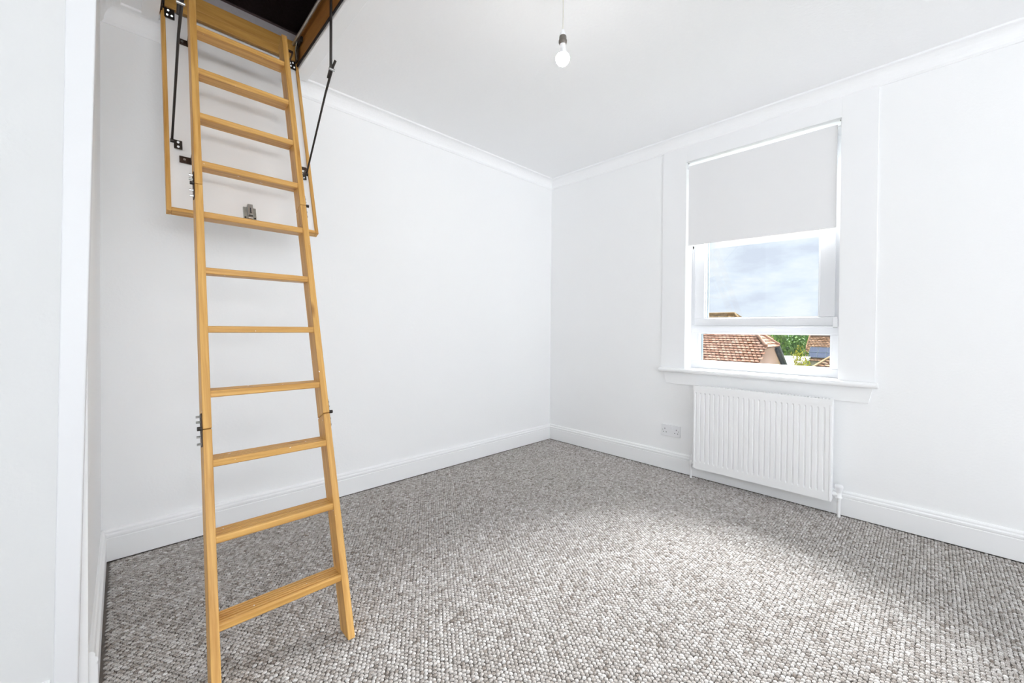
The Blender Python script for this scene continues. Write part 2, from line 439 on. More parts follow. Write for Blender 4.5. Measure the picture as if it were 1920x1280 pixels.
# ================================================================== CARPET
CP_X, CP_Y = 0.0150, 0.0118
def carpet():
    # one woven loop: a small rounded hump
    loop = bpy.data.meshes.new('carpet_loop')
    bm = bmesh.new()
    rings = [(1.0, 0.0), (0.94, 0.45), (0.62, 0.86)]
    n = 8
    vr = []
    for r, z in rings:
        vr.append([bm.verts.new((r * math.cos(2 * math.pi * k / n) * 0.0077, r * math.sin(2 * math.pi * k / n) * 0.0064, z * 0.0052)) for k in range(n)])
    top = bm.verts.new((0, 0, 0.0052))
    for i in range(2):
        for k in range(n):
            bm.faces.new((vr[i][k], vr[i][(k + 1) % n], vr[i + 1][(k + 1) % n], vr[i + 1][k]))
    for k in range(n): bm.faces.new((vr[2][k], vr[2][(k + 1) % n], top))
    for f in bm.faces: f.smooth = True
    bm.to_mesh(loop); bm.free()
    loop.materials.append(MATS['carpet_yarn'])
    lo = bpy.data.objects.new('carpet_loop_source', loop)
    # points of the weave, one for each loop
    pts = []; rr = random.Random(3)
    y = -3.0; row = 0
    while y < -0.020:
        x = XL - 0.35 + (CP_X / 2 if row % 2 else 0)
        while x < -0.020:
            if not (y > YC - 0.03 and x < XL + 0.026) :
                pts.append((x + rr.uniform(-.0017, .0017), y + rr.uniform(-.0014, .0014), rr.uniform(-.0072, -.0058)))
            x += CP_X
        y += CP_Y; row += 1
    me = bpy.data.meshes.new('carpet')
    me.from_pydata(pts, [], [])
    at = me.attributes.new('tone0', 'FLOAT', 'POINT')
    at.data.foreach_set('value', [rr.gauss(0, .075) for _ in pts])
    me.materials.append(MATS['carpet_yarn'])
    ob = bpy.data.objects.new('carpet', me); COL.objects.link(ob)
    g = bpy.data.node_groups.new('carpet_weave', 'GeometryNodeTree')
    g.interface.new_socket('Geometry', in_out='INPUT', socket_type='NodeSocketGeometry')
    g.interface.new_socket('Geometry', in_out='OUTPUT', socket_type='NodeSocketGeometry')
    gi = g.nodes.new('NodeGroupInput'); go = g.nodes.new('NodeGroupOutput')
    m2p = g.nodes.new('GeometryNodeMeshToPoints')
    inst = g.nodes.new('GeometryNodeInstanceOnPoints')
    oi = g.nodes.new('GeometryNodeObjectInfo'); oi.inputs['Object'].default_value = lo
    rv = g.nodes.new('FunctionNodeRandomValue'); rv.data_type = 'FLOAT_VECTOR'
    rv.inputs[0].default_value = (-0.12, -0.12, -0.5); rv.inputs[1].default_value = (0.12, 0.12, 0.5)
    rs = g.nodes.new('FunctionNodeRandomValue'); rs.data_type = 'FLOAT_VECTOR'
    rs.inputs[0].default_value = (0.85, 0.85, 0.8); rs.inputs[1].default_value = (1.08, 1.08, 1.15)
    na = g.nodes.new('GeometryNodeInputNamedAttribute'); na.data_type = 'FLOAT'; na.inputs['Name'].default_value = 'tone0'
    st = g.nodes.new('GeometryNodeStoreNamedAttribute'); st.data_type = 'FLOAT'; st.domain = 'INSTANCE'; st.inputs['Name'].default_value = 'tone'
    k = g.links.new
    k(gi.outputs[0], m2p.inputs['Mesh']); k(m2p.outputs[0], inst.inputs['Points'])
    k(oi.outputs['Geometry'], inst.inputs['Instance'])
    k(rv.outputs[0], inst.inputs['Rotation']); k(rs.outputs[0], inst.inputs['Scale'])
    k(inst.outputs[0], st.inputs['Geometry']); k(na.outputs[0], st.inputs['Value'])
    k(st.outputs[0], go.inputs[0])
    md = ob.modifiers.new('weave', 'NODES'); md.node_group = g
    tag(ob, 'grey and brown flecked loop pile carpet covering the floor', 'carpet', kind='stuff')
carpet()
MATS['carpet_yarn'].node_tree.nodes['Attribute'].attribute_type = 'INSTANCER'

# ================================================================== WINDOW
def window():
    W = empty('window_1', (0.11, (WY0 + WY1) / 2, WZ0)); off = Vector(W.location)
    tag(W, 'white plastic window looking onto tiled roofs, half covered by a blind', 'window', kind='structure')
    def sub(mb): mb.v = [tuple(Vector(v) - off) for v in mb.v]; return mb
    x0, x1 = 0.11, 0.175
    fr = MB()
    gl_y0, gl_y1, lz0, lz1 = -2.126, -1.351, 0.818, 1.026
    fr.box((x0, WY0, WZ0), (x1, WY1, lz0)); fr.box((x0, WY0, lz1), (x1, WY1, 1.082))
    fr.box((x0, WY0, 2.215), (x1, WY1, WZ1))
    fr.box((x0, WY0, lz0), (x1, gl_y0, lz1)); fr.box((x0, gl_y1, lz0), (x1, WY1, lz1))
    fr.box((x0, WY0, 1.082), (x1, gl_y0 - 0.012, 2.215)); fr.box((x0, gl_y1 + 0.012, 1.082), (x1, WY1, 2.215))
    sub(fr).build('window_frame', 'upvc', W, bevel=0.003)
    # glazing bead of the fixed light
    def ring(a, b, wd, xa, xb):
        m = MB()
        m.box((xa, a[0], a[1]), (xb, b[0], a[1] + wd)); m.box((xa, a[0], b[1] - wd), (xb, b[0], b[1]))
        m.box((xa, a[0], a[1] + wd), (xb, a[0] + wd, b[1] - wd)); m.box((xa, b[0] - wd, a[1] + wd), (xb, b[0], b[1] - wd))
        return m
    sub(ring((gl_y0, lz0), (gl_y1, lz1), 0.005, x0 + 0.012, x1)).build('glazing_bead', 'upvc', W)
    sub(MB().box((x0 + 0.03, gl_y1 - 0.0085, lz0 + 0.005), (x0 + 0.06, gl_y1 - 0.005, lz1 - 0.005))).build('gasket', 'gasket', W)
    sub(MB().box((x0 + 0.032, gl_y0 + 0.003, lz0 + 0.003), (x0 + 0.036, gl_y1 - 0.003, lz1 - 0.003))).build('pane', 'glass', W)
    # opening sash
    sy0, sy1, sz0, sz1 = -2.146, -1.322, 1.079, 2.235
    gy0, gy1, gz0, gz1 = -2.070, -1.392, 1.134, 2.175
    s = MB(); xa, xb = 0.094, 0.165
    s.box((xa, sy0, sz0), (xb, sy1, gz0)); s.box((xa, sy0, gz1), (xb, sy1, sz1))
    s.box((xa, sy0, gz0), (xb, gy0, gz1)); s.box((xa, gy1, gz0), (xb, sy1, gz1))
    S = sub(s).build('sash', 'upvc', W, bevel=0.004)
    sub(ring((gy0, gz0), (gy1, gz1), 0.007, xa + 0.012, xb)).build('glazing_bead', 'upvc', S)
    sub(MB().box((xa + 0.034, gy0 + 0.004, gz0 + 0.004), (xa + 0.038, gy1 - 0.004, gz1 - 0.004))).build('pane', 'glass', S)
    sub(MB().box((xa + 0.04, gy1 - 0.0102, gz0 + 0.007), (xa + 0.055, gy1 - 0.007, gz1 - 0.007))).build('gasket', 'gasket', S)
    h = sub(MB().box((0.078, -2.160, 1.072), (0.100, -2.138, 1.132))).build('hinge_cover', 'white_plastic', W, bevel=0.003)
    sub(MB().box((0.080, -2.158, 1.066), (0.096, -2.140, 1.072))).build('hinge_pin', 'steel', h)
    # projecting drip ledge between sash and fixed light
    sub(MB().box((0.085, -2.146, 1.070), (0.112, -1.322, 1.0785))).build('sash_lip', 'upvc', W, bevel=0.002)
    # window board with rounded nose, apron, flat casing
    pr = [(0.115, 0.737), (-0.040, 0.737)]
    for i in range(7):
        a = -math.pi / 2 - math.pi * i / 6
        pr.append((-0.040 + 0.015 * math.cos(a), 0.752 + 0.015 * math.sin(a)))
    pr += [(0.115, 0.767)]
    sill = MB().prism(pr, WY0, WY1, lambda a, b, t: (a, t, b))
    pr2 = [(0.0, 0.737), (-0.040, 0.737)] + pr[2:-1] + [(0.0, 0.767)]
    sill.prism(pr2, -2.350, WY0, lambda a, b, t: (a, t, b)); sill.prism(pr2, WY1, -1.118, lambda a, b, t: (a, t, b))
    sub(sill).build('window_sill', 'gloss_white', W, smooth=False)
    sub(MB().hexa([(-0.016, -2.312, 0.650), (0, -2.312, 0.650), (0, -1.162, 0.650), (-0.016, -1.162, 0.650),
                   (-0.016, -2.330, 0.737), (0, -2.330, 0.737), (0, -1.140, 0.737), (-0.016, -1.140, 0.737)])).build('apron', 'gloss_white', W, bevel=0.002)
    sub(MB().box((-0.008, -2.336, 0.767), (0, WY0, 2.392))).build('casing_board', 'satin_white', W, bevel=0.0008)
    sub(MB().box((-0.008, WY1, 0.767), (0, -1.118, 2.392))).build('casing_board', 'satin_white', W, bevel=0.0008)
    sub(MB().box((-0.008, WY0, WZ1), (0, WY1, 2.392))).build('casing_board', 'satin_white', W, bevel=0.0008)
    # reveal linings
    for ya, yb in ((WY0 - 0.001, WY0 + 0.001), (WY1 - 0.001, WY1 + 0.001)):
        sub(MB().box((-0.008, ya, 0.767), (0.112, yb, WZ1))).build('reveal_lining', 'gloss_white', W)
    sub(MB().box((-0.008, WY0, WZ1 - 0.001), (0.112, WY1, WZ1 + 0.001))).build('reveal_lining', 'gloss_white', W)
window()

def fill_windows():  # made-up windows out of view, added for the fill lamps to shine through
    for i, (loc, rz, wd) in enumerate((((-3.0, YB - 0.08, 0.7), 0.0, 2.8), ((XW - 0.06, -3.3, 0.7), math.pi / 2, 2.4))):
        W = empty('window_%d' % (i + 2), loc, (0, 0, rz))
        tag(W, ('wide made-up window behind the viewer, added for the fill lamp', 'made-up side window behind the viewer, added for the fill lamp')[i], 'window', kind='structure')
        f = MB(); h = wd / 2
        for p, q in (((-h, 0), (h, .06)), ((-h, 1.44), (h, 1.5)), ((-h, .06), (-h + .06, 1.44)), ((h - .06, .06), (h, 1.44)), ((-.03, .06), (.03, 1.44))):
            f.box((p[0], -.03, p[1]), (q[0], .03, q[1]))
        f.build('window_frame', 'upvc', W, bevel=0.003)
        MB().box((-h + .06, -.004, .06), (-.03, .0, 1.44)).build('pane', 'glass', W)
        MB().box((.03, -.004, .06), (h - .06, .0, 1.44)).build('pane', 'glass', W)
fill_windows()

# ---- roller blind
def blind():
    B = empty('roller_blind', (0.03, (WY0 + WY1) / 2, 2.25)); off = Vector(B.location)
    tag(B, 'white roller blind pulled half way down in the window opening', 'blind')
    def sub(mb): mb.v = [tuple(Vector(v) - off) for v in mb.v]; return mb
    y0, y1 = -2.157, -1.303
    sub(MB().tube([(0.024, y0, 2.236), (0.024, y1, 2.236)], 0.011, 20)).build('roller', 'white_plastic', B, smooth=True)
    m = MB()
    ny, nz = 16, 14; zt = 2.240
    # hanging cloth, the bottom edge a little lower at one side
    g = []
    for j in range(nz + 1):
        for i in range(ny + 1):
            fy = i / ny; y = y0 + (y1 - y0) * fy
            zb = 1.648 + (1.664 - 1.648) * fy
            z = zt + (zb - zt) * j / nz
            g.append((0.0125 + 0.0015 * math.sin(fy * 5 + 1) * j / nz, y, z))
    k = (ny + 1) * (nz + 1)
    vs = g + [(x + 0.0012, y, z) for x, y, z in g]
    fs = []
    for j in range(nz):
        for i in range(ny):
            a = j * (ny + 1) + i
            fs.append((a, a + 1, a + ny + 2, a + ny + 1)); fs.append((k + a, k + a + ny + 1, k + a + ny + 2, k + a + 1))
    for i in range(ny):
        for a in (i, nz * (ny + 1) + i): fs.append((a, a + 1, k + a + 1, k + a))
    for j in range(nz):
        for a in (j * (ny + 1), j * (ny + 1) + ny): fs.append((a, a + ny + 1, k + a + ny + 1, k + a))
    m.add(vs, fs)
    sub(m).build('blind_cloth', 'blind_fabric', B, smooth=True)
    sub(MB().tube([(0.0135, y0 + .002, 1.653), (0.0135, y1 - .002, 1.669)], 0.0045, 8)).build('bottom_bar', 'blind_fabric', B, smooth=True)
    for y in (WY0 + 0.0015, WY1 - 0.0045):
        b = sub(MB().box((0.005, y, 2.222), (0.055, y + 0.003, 2.270))).build('bracket', 'white_plastic', B, bevel=0.001)
        yy = y + (0.006 if y < -2 else -0.006)
        sub(MB().tube([(0.012, yy - .003, 2.262), (0.012, yy + .003, 2.262)], 0.004, 8)).build('screw', 'dull_steel', b)
    # pull cord with its little hook
    c = sub(MB().tube([(0.060, -1.318, 1.675), (0.060, -1.3185, 1.62), (0.060, -1.3255, 1.556)], 0.0014, 6)).build('pull_cord', 'white_plastic', B)
    sub(MB().tube([(0.060, -1.322, 1.662), (0.060, -1.324, 1.652), (0.060, -1.321, 1.643)], [0.005, 0.0045, 0.002], 8)).build('cord_toggle', 'black_metal', c)
    sub(MB().tube([(0.060, -1.338, 1.668), (0.060, -1.337, 1.655), (0.060, -1.341, 1.646), (0.060, -1.345, 1.645)], 0.0016, 6)).build('cord_hook', 'dull_steel', c)
blind()

# ================================================================== RADIATOR
def radiator():
    y0, y1, z0, z1 = -2.166, -1.398, 0.086, 0.662
    R = empty('radiator', (-0.06, (y0 + y1) / 2, 0)); off = Vector(R.location)
    tag(R, 'white ribbed panel radiator hanging under the window sill', 'radiator')
    def sub(mb): mb.v = [tuple(Vector(v) - off) for v in mb.v]; return mb
    xf, xb = -0.096, -0.080
    # pressed front panel with vertical flutes
    ya, yb = y0 + 0.012, y1 - 0.012
    n = 25; pitch = (yb - ya) / n
    cols = []
    for i in range(n):
        b0 = ya + i * pitch
        cols += [(b0, 0.0), (b0 + pitch * .60, 0.0), (b0 + pitch * .72, 1.0), (b0 + pitch * .88, 1.0)]
    cols.append((yb, 0.0))
    za, zb = z0 + 0.004, z1 - 0.028
    rows = [(za, 0), (za + 0.040, 0), (za + 0.052, 1), (zb - 0.030, 1), (zb - 0.018, 0), (zb, 0)]
    vs = []; fs = []
    for z, k in rows:
        for y, d in cols: vs.append((xf + 0.0065 * k * d, y, z))
    nc = len(cols)
    for j in range(len(rows) - 1):
        for i in range(nc - 1):
            fs.append((j * nc + i, j * nc + i + 1, (j + 1) * nc + i + 1, (j + 1) * nc + i))
    front = MB().add(vs, fs)
    front.box((xb, ya, za), (xb + 0.012, yb, zb))
    front.box((xf, ya, za - 0.004), (xb, yb, za)); front.box((xf, ya, zb), (xb, yb, zb + 0.002))
    sub(front).build('fluted_panel', 'gloss_white', R)
    sub(MB().box((-0.064, ya, za + 0.01), (-0.044, yb, zb))).build('convector_fins', 'gloss_white', R)
    # top cover with slots
    top = MB(); top.box((-0.100, y0, z1 - 0.032), (-0.0965, y1, z1)); top.box((-0.042, y0, z1 - 0.032), (-0.0385, y1, z1))
    k = 46
    top.box((-0.0965, y0, z1 - 0.004), (-0.088, y1, z1)); top.box((-0.050, y0, z1 - 0.004), (-0.042, y1, z1))
    for i in range(k):
        y = y0 + (y1 - y0) * (i + .5) / k
        top.box((-0.088, y - 0.004, z1 - 0.004), (-0.050, y + 0.004, z1))
    sub(top).build('top_grille', 'gloss_white', R)
    for y in (y0, y1 - 0.012):
        sub(MB().box((-0.0985, y, z0), (-0.040, y + 0.012, z1 - 0.001))).build('side_panel', 'gloss_white', R, bevel=0.003)
    for y in (y0 + 0.12, y1 - 0.12):
        sub(MB().box((-0.044, y - 0.015, 0.2), (-0.001, y + 0.015, 0.6))).build('wall_bracket', 'gloss_white', R)
    # lockshield valve and thermostatic valve with their pipes
    yl = y1 + 0.026
    v = sub(MB().tube([(-0.062, yl, 0.128), (-0.062, yl, 0.118), (-0.062, yl, 0.096), (-0.062, yl, 0.090)], [0.008, 0.0125, 0.0125, 0.009], 14)).build('lockshield_valve', 'gloss_white', R, smooth=True)
    sub(MB().tube([(-0.062, yl, 0.108), (-0.062, y1 - 0.004, 0.108)], 0.009, 12)).build('union', 'gloss_white', v, smooth=True)
    sub(MB().tube([(-0.062, yl, 0.165), (-0.062, yl, 0.122)], [0.0075, 0.0085], 12)).build('valve_cap', 'white_plastic', v, smooth=True)
    sub(MB().tube([(-0.062, yl, 0.092), (-0.062, yl, 0.0)], 0.0075, 12)).build('pipe', 'gloss_white', R, smooth=True)
    yr = y0 - 0.030
    v = sub(MB().tube([(-0.062, yr, 0.142), (-0.062, yr, 0.118), (-0.062, yr, 0.114), (-0.062, yr, 0.108), (-0.062, yr, 0.104)], [0.011, 0.012, 0.0155, 0.0155, 0.010], 14)).build('valve_body', 'gloss_white', R, smooth=True)
    sub(MB().tube([(-0.062, yr, 0.182), (-0.062, yr, 0.176), (-0.062, yr, 0.166), (-0.062, yr, 0.152), (-0.062, yr, 0.138)], [0.016, 0.0195, 0.0195, 0.015, 0.0125], 16)).build('valve_head', 'white_plastic', v, smooth=True)
    sub(MB().tube([(-0.062, yr, 0.126), (-0.062, y0 - 0.012, 0.126), (-0.062, y0 + 0.004, 0.126)], [0.010, 0.013, 0.013], 12)).build('union', 'gloss_white', v, smooth=True)
    sub(MB().tube([(-0.062, yr, 0.106), (-0.062, yr, 0.0)], 0.0085, 12)).build('pipe', 'gloss_white', R, smooth=True)
radiator()

# ================================================================== SOCKET
def socket():
    y0, y1, z0, z1 = -1.270, -1.124, 0.250, 0.336
    S = empty('power_socket', (0, (y0 + y1) / 2, (z0 + z1) / 2)); off = Vector(S.location)
    tag(S, 'white double power socket on the wall beside the radiator', 'power socket')
    def sub(mb): mb.v = [tuple(Vector(v) - off) for v in mb.v]; return mb
    sub(MB().box((-0.010, y0, z0), (0, y1, z1))).build('face_plate', 'white_plastic', S, bevel=0.0025)
    cz = (z0 + z1) / 2; cy = (y0 + y1) / 2
    for s in (-1, 1):
        c = cy + s * 0.044
        sub(MB().box((-0.0135, cy + s * 0.010 - 0.0075, cz + 0.014), (-0.0095, cy + s * 0.010 + 0.0075, cz + 0.032))).build('rocker_switch', 'white_plastic', S, bevel=0.0015)
        sub(MB().box((-0.0104, c - 0.002, cz + 0.006), (-0.0095, c + 0.002, cz + 0.015))).build('pin_slot', 'dark_slot', S)
        for q in (-1, 1):
            sub(MB().box((-0.0104, c + q * 0.011 - 0.0032, cz - 0.017), (-0.0095, c + q * 0.011 + 0.0032, cz - 0.0125))).build('pin_slot', 'dark_slot', S)
        sub(MB().tube([(-0.0106, cy + s * 0.0603, cz + 0.001), (-0.0090, cy + s * 0.0603, cz + 0.001)], 0.0032, 10)).build('fixing_screw', 'dull_steel', S)
socket()

# ================================================================== PENDANT BULB
def pendant():
    bx, by = -1.660, -1.477
    P = empty('pendant_lamp', (bx, by, CZ)); off = Vector(P.location)
    tag(P, 'bare lit light bulb hanging on a thin cord from the ceiling', 'lamp')
    def sub(mb): mb.v = [tuple(Vector(v) - off) for v in mb.v]; return mb
    sub(MB().lathe([(0.040, CZ), (0.040, CZ - 0.010), (0.030, CZ - 0.022), (0.008, CZ - 0.028)], (bx, by, 0), 24)).build('ceiling_rose', 'white_plastic', P, smooth=True)
    sub(MB().tube([(bx, by, CZ - 0.02), (bx + .0012, by - .001, CZ - 0.08), (bx, by, 2.2745)], 0.0026, 8)).build('flex_cord', 'cord', P, smooth=True)
    h = sub(MB().lathe([(0.004, 2.2785), (0.008, 2.2725), (0.0125, 2.2615), (0.0135, 2.2515)], (bx, by, 0), 20)).build('lampholder_cap', 'white_plastic', P, smooth=True)
    sub(MB().lathe([(0.0130, 2.2535), (0.0150, 2.2485), (0.0150, 2.2385), (0.0170, 2.2345), (0.0170, 2.2265), (0.0135, 2.2195)], (bx, by, 0), 20)).build('lampholder_ring', 'lampholder_dark', P, smooth=True)
    b = sub(MB().lathe([(0.0115, 2.2225), (0.0115, 2.2125), (0.0125, 2.1985), (0.0165, 2.1865), (0.0235, 2.1745)], (bx, by, 0), 24)).build('bulb_base', 'white_plastic', P, smooth=True)
    pr = [(0.0235, 2.1745)]
    for i in range(1, 13):
        a = math.radians(-5 + 95 * i / 12)
        pr.append((max(0.0004, 0.0280 * math.cos(a)) if i > 1 else 0.0275, 2.1625 - 0.0300 * math.sin(a) if i > 1 else 2.1665))
    sub(MB().lathe(pr, (bx, by, 0), 28)).build('bulb', 'bulb_lit', P, smooth=True)
pendant()

# ================================================================== LOFT HATCH
K = 0.335; TH = math.atan(K)
LX, LY = -2.6, -1.205
Ladder = empty('loft_ladder', (LX, LY, 0), (-TH, 0, 0))
tag(Ladder, 'folding pine loft ladder leaning down from the open ceiling hatch', 'ladder')
DEP = 0.066
def loc_s(z, d=0.0):        # length along the ladder for world height z at depth d behind its front
    return (z + d * math.sin(TH)) / math.cos(TH)
cuts = [0.0, 0.724, 1.568, 2.437]
def lx_out(z): return -2.7925 + 0.0105 * z - LX
def rx_out(z): return -2.4005 + 0.0010 * z - LX
SW = 0.0235
def stile(side, i):
    za, zb = cuts[i], cuts[i + 1]
    ga = 0.0012 if i > 0 else 0.0
    gb = 0.0012 if i < 2 else 0.0
    m = MB(); vs = []
    f = lx_out if side < 0 else rx_out
    base = Vector((f((za + zb) / 2), 0, loc_s(za)))
    for z, g in ((za, ga), (zb, -gb)):
        for (a, b) in ((0, 0), (1, 0), (1, 1), (0, 1)):
            d = DEP * b
            x = f(z) + (SW * a if side < 0 else -SW * (1 - a))
            if i == 2 and z == zb:
                s = loc_s(z) - 0.018 * b
            elif i == 0 and z == za:
                s = loc_s(0, d)          # foot cut level with the floor
            else:
                s = loc_s(z) + g - 0.010 * b       # slightly raked joint
            vs.append(tuple(Vector((x, d, s)) - base))
    m.hexa(vs)
    o = m.build('stile', 'pine_z', Ladder, bevel=0.0025)
    o.location = base
    return o
for i in range(3):
    for sd_ in (-1, 1): stile(sd_, i)

# treads: level boards with grooved tops
tz = [2.284, 2.078, 1.873, 1.667, 1.463, 1.253, 1.048, 0.838, 0.629, 0.416, 0.192]
def tread_profile():
    pr = []
    d0, d1, th = 0.002, 0.074, 0.0225
    pr += [(d0, -th + .003), (d0, -0.004)]
    pr += [(d0 + .0012, -0.0012), (d0 + .004, 0.0)]
    k = 5
    for i in range(k):
        c_ = d0 + 0.012 + i * 0.0118
        pr += [(c_ - 0.0026, 0.0), (c_ - 0.0017, -0.0052), (c_ + 0.0017, -0.0052), (c_ + 0.0026, 0.0)]
    pr += [(d1 - .004, 0.0), (d1, -.004), (d1, -th + .003), (d1 - .003, -th), (d0 + .003, -th)]
    return pr
TP = tread_profile()
M_inv = Matrix.Rotation(TH, 4, 'X')
tread_me = {}
for z in tz:
    xa = lx_out(z) + SW - 0.001; xb = rx_out(z) - SW + 0.001
    cx = (xa + xb) / 2
    m = MB().prism(TP, xa - cx, xb - cx, lambda d, q, t: (t, d, q))
    o = m.build('tread', 'pine_x', Ladder)
    o.location = (cx, 0, loc_s(z))
    o.rotation_euler = (TH, 0, 0)

# folding hinges on the outer sides of the stiles
def hinge_plate(side, z):
    x = lx_out(z) if side < 0 else rx_out(z); sg = side
    pl = MB().box((0, 0.008, -0.052), (sg * 0.003, 0.034, 0.052)).build('fold_hinge', 'brown_bracket', Ladder, bevel=0.0008)
    pl.location = (x, 0, loc_s(z))
    MB().tube([(sg * 0.002, 0.010, 0.004), (sg * 0.013, 0.010, 0.004)], 0.0065, 10).build('hinge_pin', 'black_metal', pl, smooth=True)
    for dz in (-0.043, -0.020, 0.026, 0.043):
        ln = 0.014 if side < 0 else 0.008
        b = MB().tube([(sg * 0.002, 0.020, dz), (sg * ln, 0.020, dz)], 0.0042, 6)
        b.build('bolt', 'steel' if dz != 0.026 else 'dull_steel', pl)
for z in (0.724, 1.568):
    for s in (-1, 1): hinge_plate(s, z)

# ---- hatch lid, hanging parallel to the ladder
LK = 0.338; LTH = math.atan(LK)
LID0 = Vector((-2.5595, -0.4665, 1.500))        # middle of the lid's lower edge, room side
Lid = empty('loft_trapdoor', LID0, (-LTH, 0, 0))
tag(Lid, 'white trapdoor edged in pine hanging open behind the ladder top', 'trapdoor')
hw = 0.2815; LL = 1.035
MB().box((-hw + 0.014, 0.004, 0.014), (hw - 0.014, 0.030, LL - 0.01)).build('door_panel', 'lid_panel', Lid)
for s in (-1, 1):
    MB().box((s * hw, -0.004, 0.0), (s * (hw - 0.015), 0.032, LL)).build('edge_strip', 'pine_z', Lid, bevel=0.002)
MB().box((-hw + 0.015, -0.004, 0.0), (hw - 0.015, 0.032, 0.016)).build('edge_strip', 'pine_x', Lid, bevel=0.002)
# latch
lx = 0.0; lz = 0.033
def latch():
    pl = MB().box((-0.024, -0.001, -0.016), (0.024, 0.005, 0.044)).build('latch_plate', 'dull_steel', Lid, bevel=0.001)
    pl.location = (-0.001, -0.001, lz)
    h = MB(); h.box((-0.010, -0.015, -0.004), (-0.0075, 0, 0.050)); h.box((0.0075, -0.015, -0.004), (0.010, 0, 0.050)); h.box((-0.010, -0.017, 0.0), (0.010, -0.014, 0.052))
    h.build('latch_keep', 'steel', pl, bevel=0.0008)
    MB().box((-0.0022, -0.0176, 0.008), (0.0022, -0.0165, 0.034)).build('latch_slot', 'dark_slot', pl)
    MB().tube([(0.0, -0.0178, 0.011), (0.0, -0.0165, 0.011)], 0.004, 10).build('latch_hole', 'dark_slot', pl)
    MB().box((-0.010, -0.013, -0.015), (0.010, -0.002, -0.006)).build('latch_tongue', 'steel', pl, bevel=0.002)
    for s in (-1, 1): MB().tube([(s * 0.018, -0.0035, -0.008), (s * 0.018, 0, -0.008)], 0.0035, 8).build('screw', 'black_metal', pl)
latch()

# L brackets carrying the ladder on the lid
def lid_point(x, z, out=0.0):
    y = LID0.y + LK * (z - LID0.z) - out
    return Vector((x, y, z))
def to_ladder(P): return Matrix.Rotation(TH, 3, 'X') @ (Vector(P) - Vector((LX, LY, 0)))
def lbracket(side, z, wplate, h):
    xs = (lx_out(z) if side < 0 else rx_out(z))
    pz = to_ladder(lid_point(LX, z))
    yl = pz.y + 0.0015
    s0 = pz.z
    xl = xs - side * 0.0185 if side < 0 else xs + 0.030
    # foot on the lid
    f = MB().box((xl, yl - 0.0035, s0 - h / 2), (xl + side * wplate, yl, s0 + h / 2)).build('lid_bracket', 'brown_bracket', Ladder, bevel=0.0012)
    # leg out to the back of the stile
    MB().box((xl, DEP - 0.001, s0 - h / 2), (xl + side * 0.0035, yl, s0 + h / 2)).build('bracket_leg', 'brown_bracket', f, bevel=0.001)
    if side > 0:      # cranked foot reaching the stile's outer face
        MB().box((xs - 0.001, DEP - 0.030, s0 - h / 2), (xl + 0.0035, DEP - 0.0265, s0 + h / 2)).build('bracket_crank', 'brown_bracket', f, bevel=0.001)
        MB().box((xl, DEP - 0.028, s0 - h / 2), (xl + 0.0035, DEP, s0 + h / 2)).build('bracket_leg', 'brown_bracket', f, bevel=0.001)
    MB().tube([(xl + side * wplate * .6, yl - 0.007, s0), (xl + side * wplate * .6, yl - 0.002, s0)], 0.005, 8).build('screw', 'steel', f)
    for k in (0.10, 0.125): MB().tube([(xl + side * 0.003, k, s0), (xl + side * 0.009, k, s0)], 0.0042, 6).build('bolt', 'steel', f)
lbracket(-1, 1.735, 0.040, 0.032); lbracket(1, 1.700, 0.014, 0.016)
lbracket(-1, 2.325, 0.036, 0.032); lbracket(1, 2.325, 0.014, 0.016)

# ---- hatch frame in the ceiling
Frame = empty('loft_hatch', (-2.56, -0.14, CZ)); FO = Vector(Frame.location)
tag(Frame, 'pine-lined ceiling hatch opening with a white architrave', 'hatch')
def fsub(mb): mb.v = [tuple(Vector(v) - FO) for v in mb.v]; return mb
fx0, fx1, fy0, fy1 = -2.842, -2.280, -1.25, -0.135
MBF = lambda a, b, n, m_, bv=0.002: fsub(MB().box(a, b)).build(n, m_, Frame, bevel=bv)
MBF((fx0, fy1, 2.487), (fx1, fy1 + 0.022, 2.528), 'lining_board', 'old_pine_x')
MBF((fx0, fy1 + 0.003, 2.529), (fx1, fy1 + 0.022, 2.590), 'lining_board', 'old_pine_x')
MBF((fx1, fy0 - 0.02, 2.452), (fx1 + 0.02, fy1 + 0.03, 2.625), 'lining_board', 'old_pine_y')
MBF((fx0 - 0.02, fy0 - 0.02, 2.452), (fx0, fy1 + 0.03, 2.625), 'lining_board', 'old_pine_y')
MBF((fx0, fy0 - 0.02, 2.452), (fx1, fy0, 2.590), 'lining_board', 'old_pine_x')
MBF((fx0, fy1 + 0.010, 2.591), (fx1, fy1 + 0.03, 2.632), 'loft_edge', 'grey_plaster', 0)
# rubber seal along the long sides
MBF((fx1 - 0.006, fy0, 2.452), (fx1, fy1, 2.464), 'rubber_seal', 'rubber_seal', 0.001)
MBF((fx0, fy0, 2.452), (fx0 + 0.006, fy1, 2.464), 'rubber_seal', 'rubber_seal', 0.001)
# architrave on the ceiling
MBF((fx1 + 0.004, fy0 - 0.09, CZ - 0.017), (fx1 + 0.072, fy1 + 0.07, CZ + 0.002), 'architrave', 'gloss_white', 0.003)
MBF((fx1 - 0.000, fy0 - 0.02, CZ - 0.022), (fx1 + 0.012, fy1 + 0.07, CZ + 0.002), 'architrave_bead', 'gloss_white', 0.003)
MBF((fx0 - 0.060, fy0 - 0.09, CZ - 0.017), (fx0 - 0.002, fy1 + 0.07, CZ + 0.002), 'architrave', 'gloss_white', 0.003)
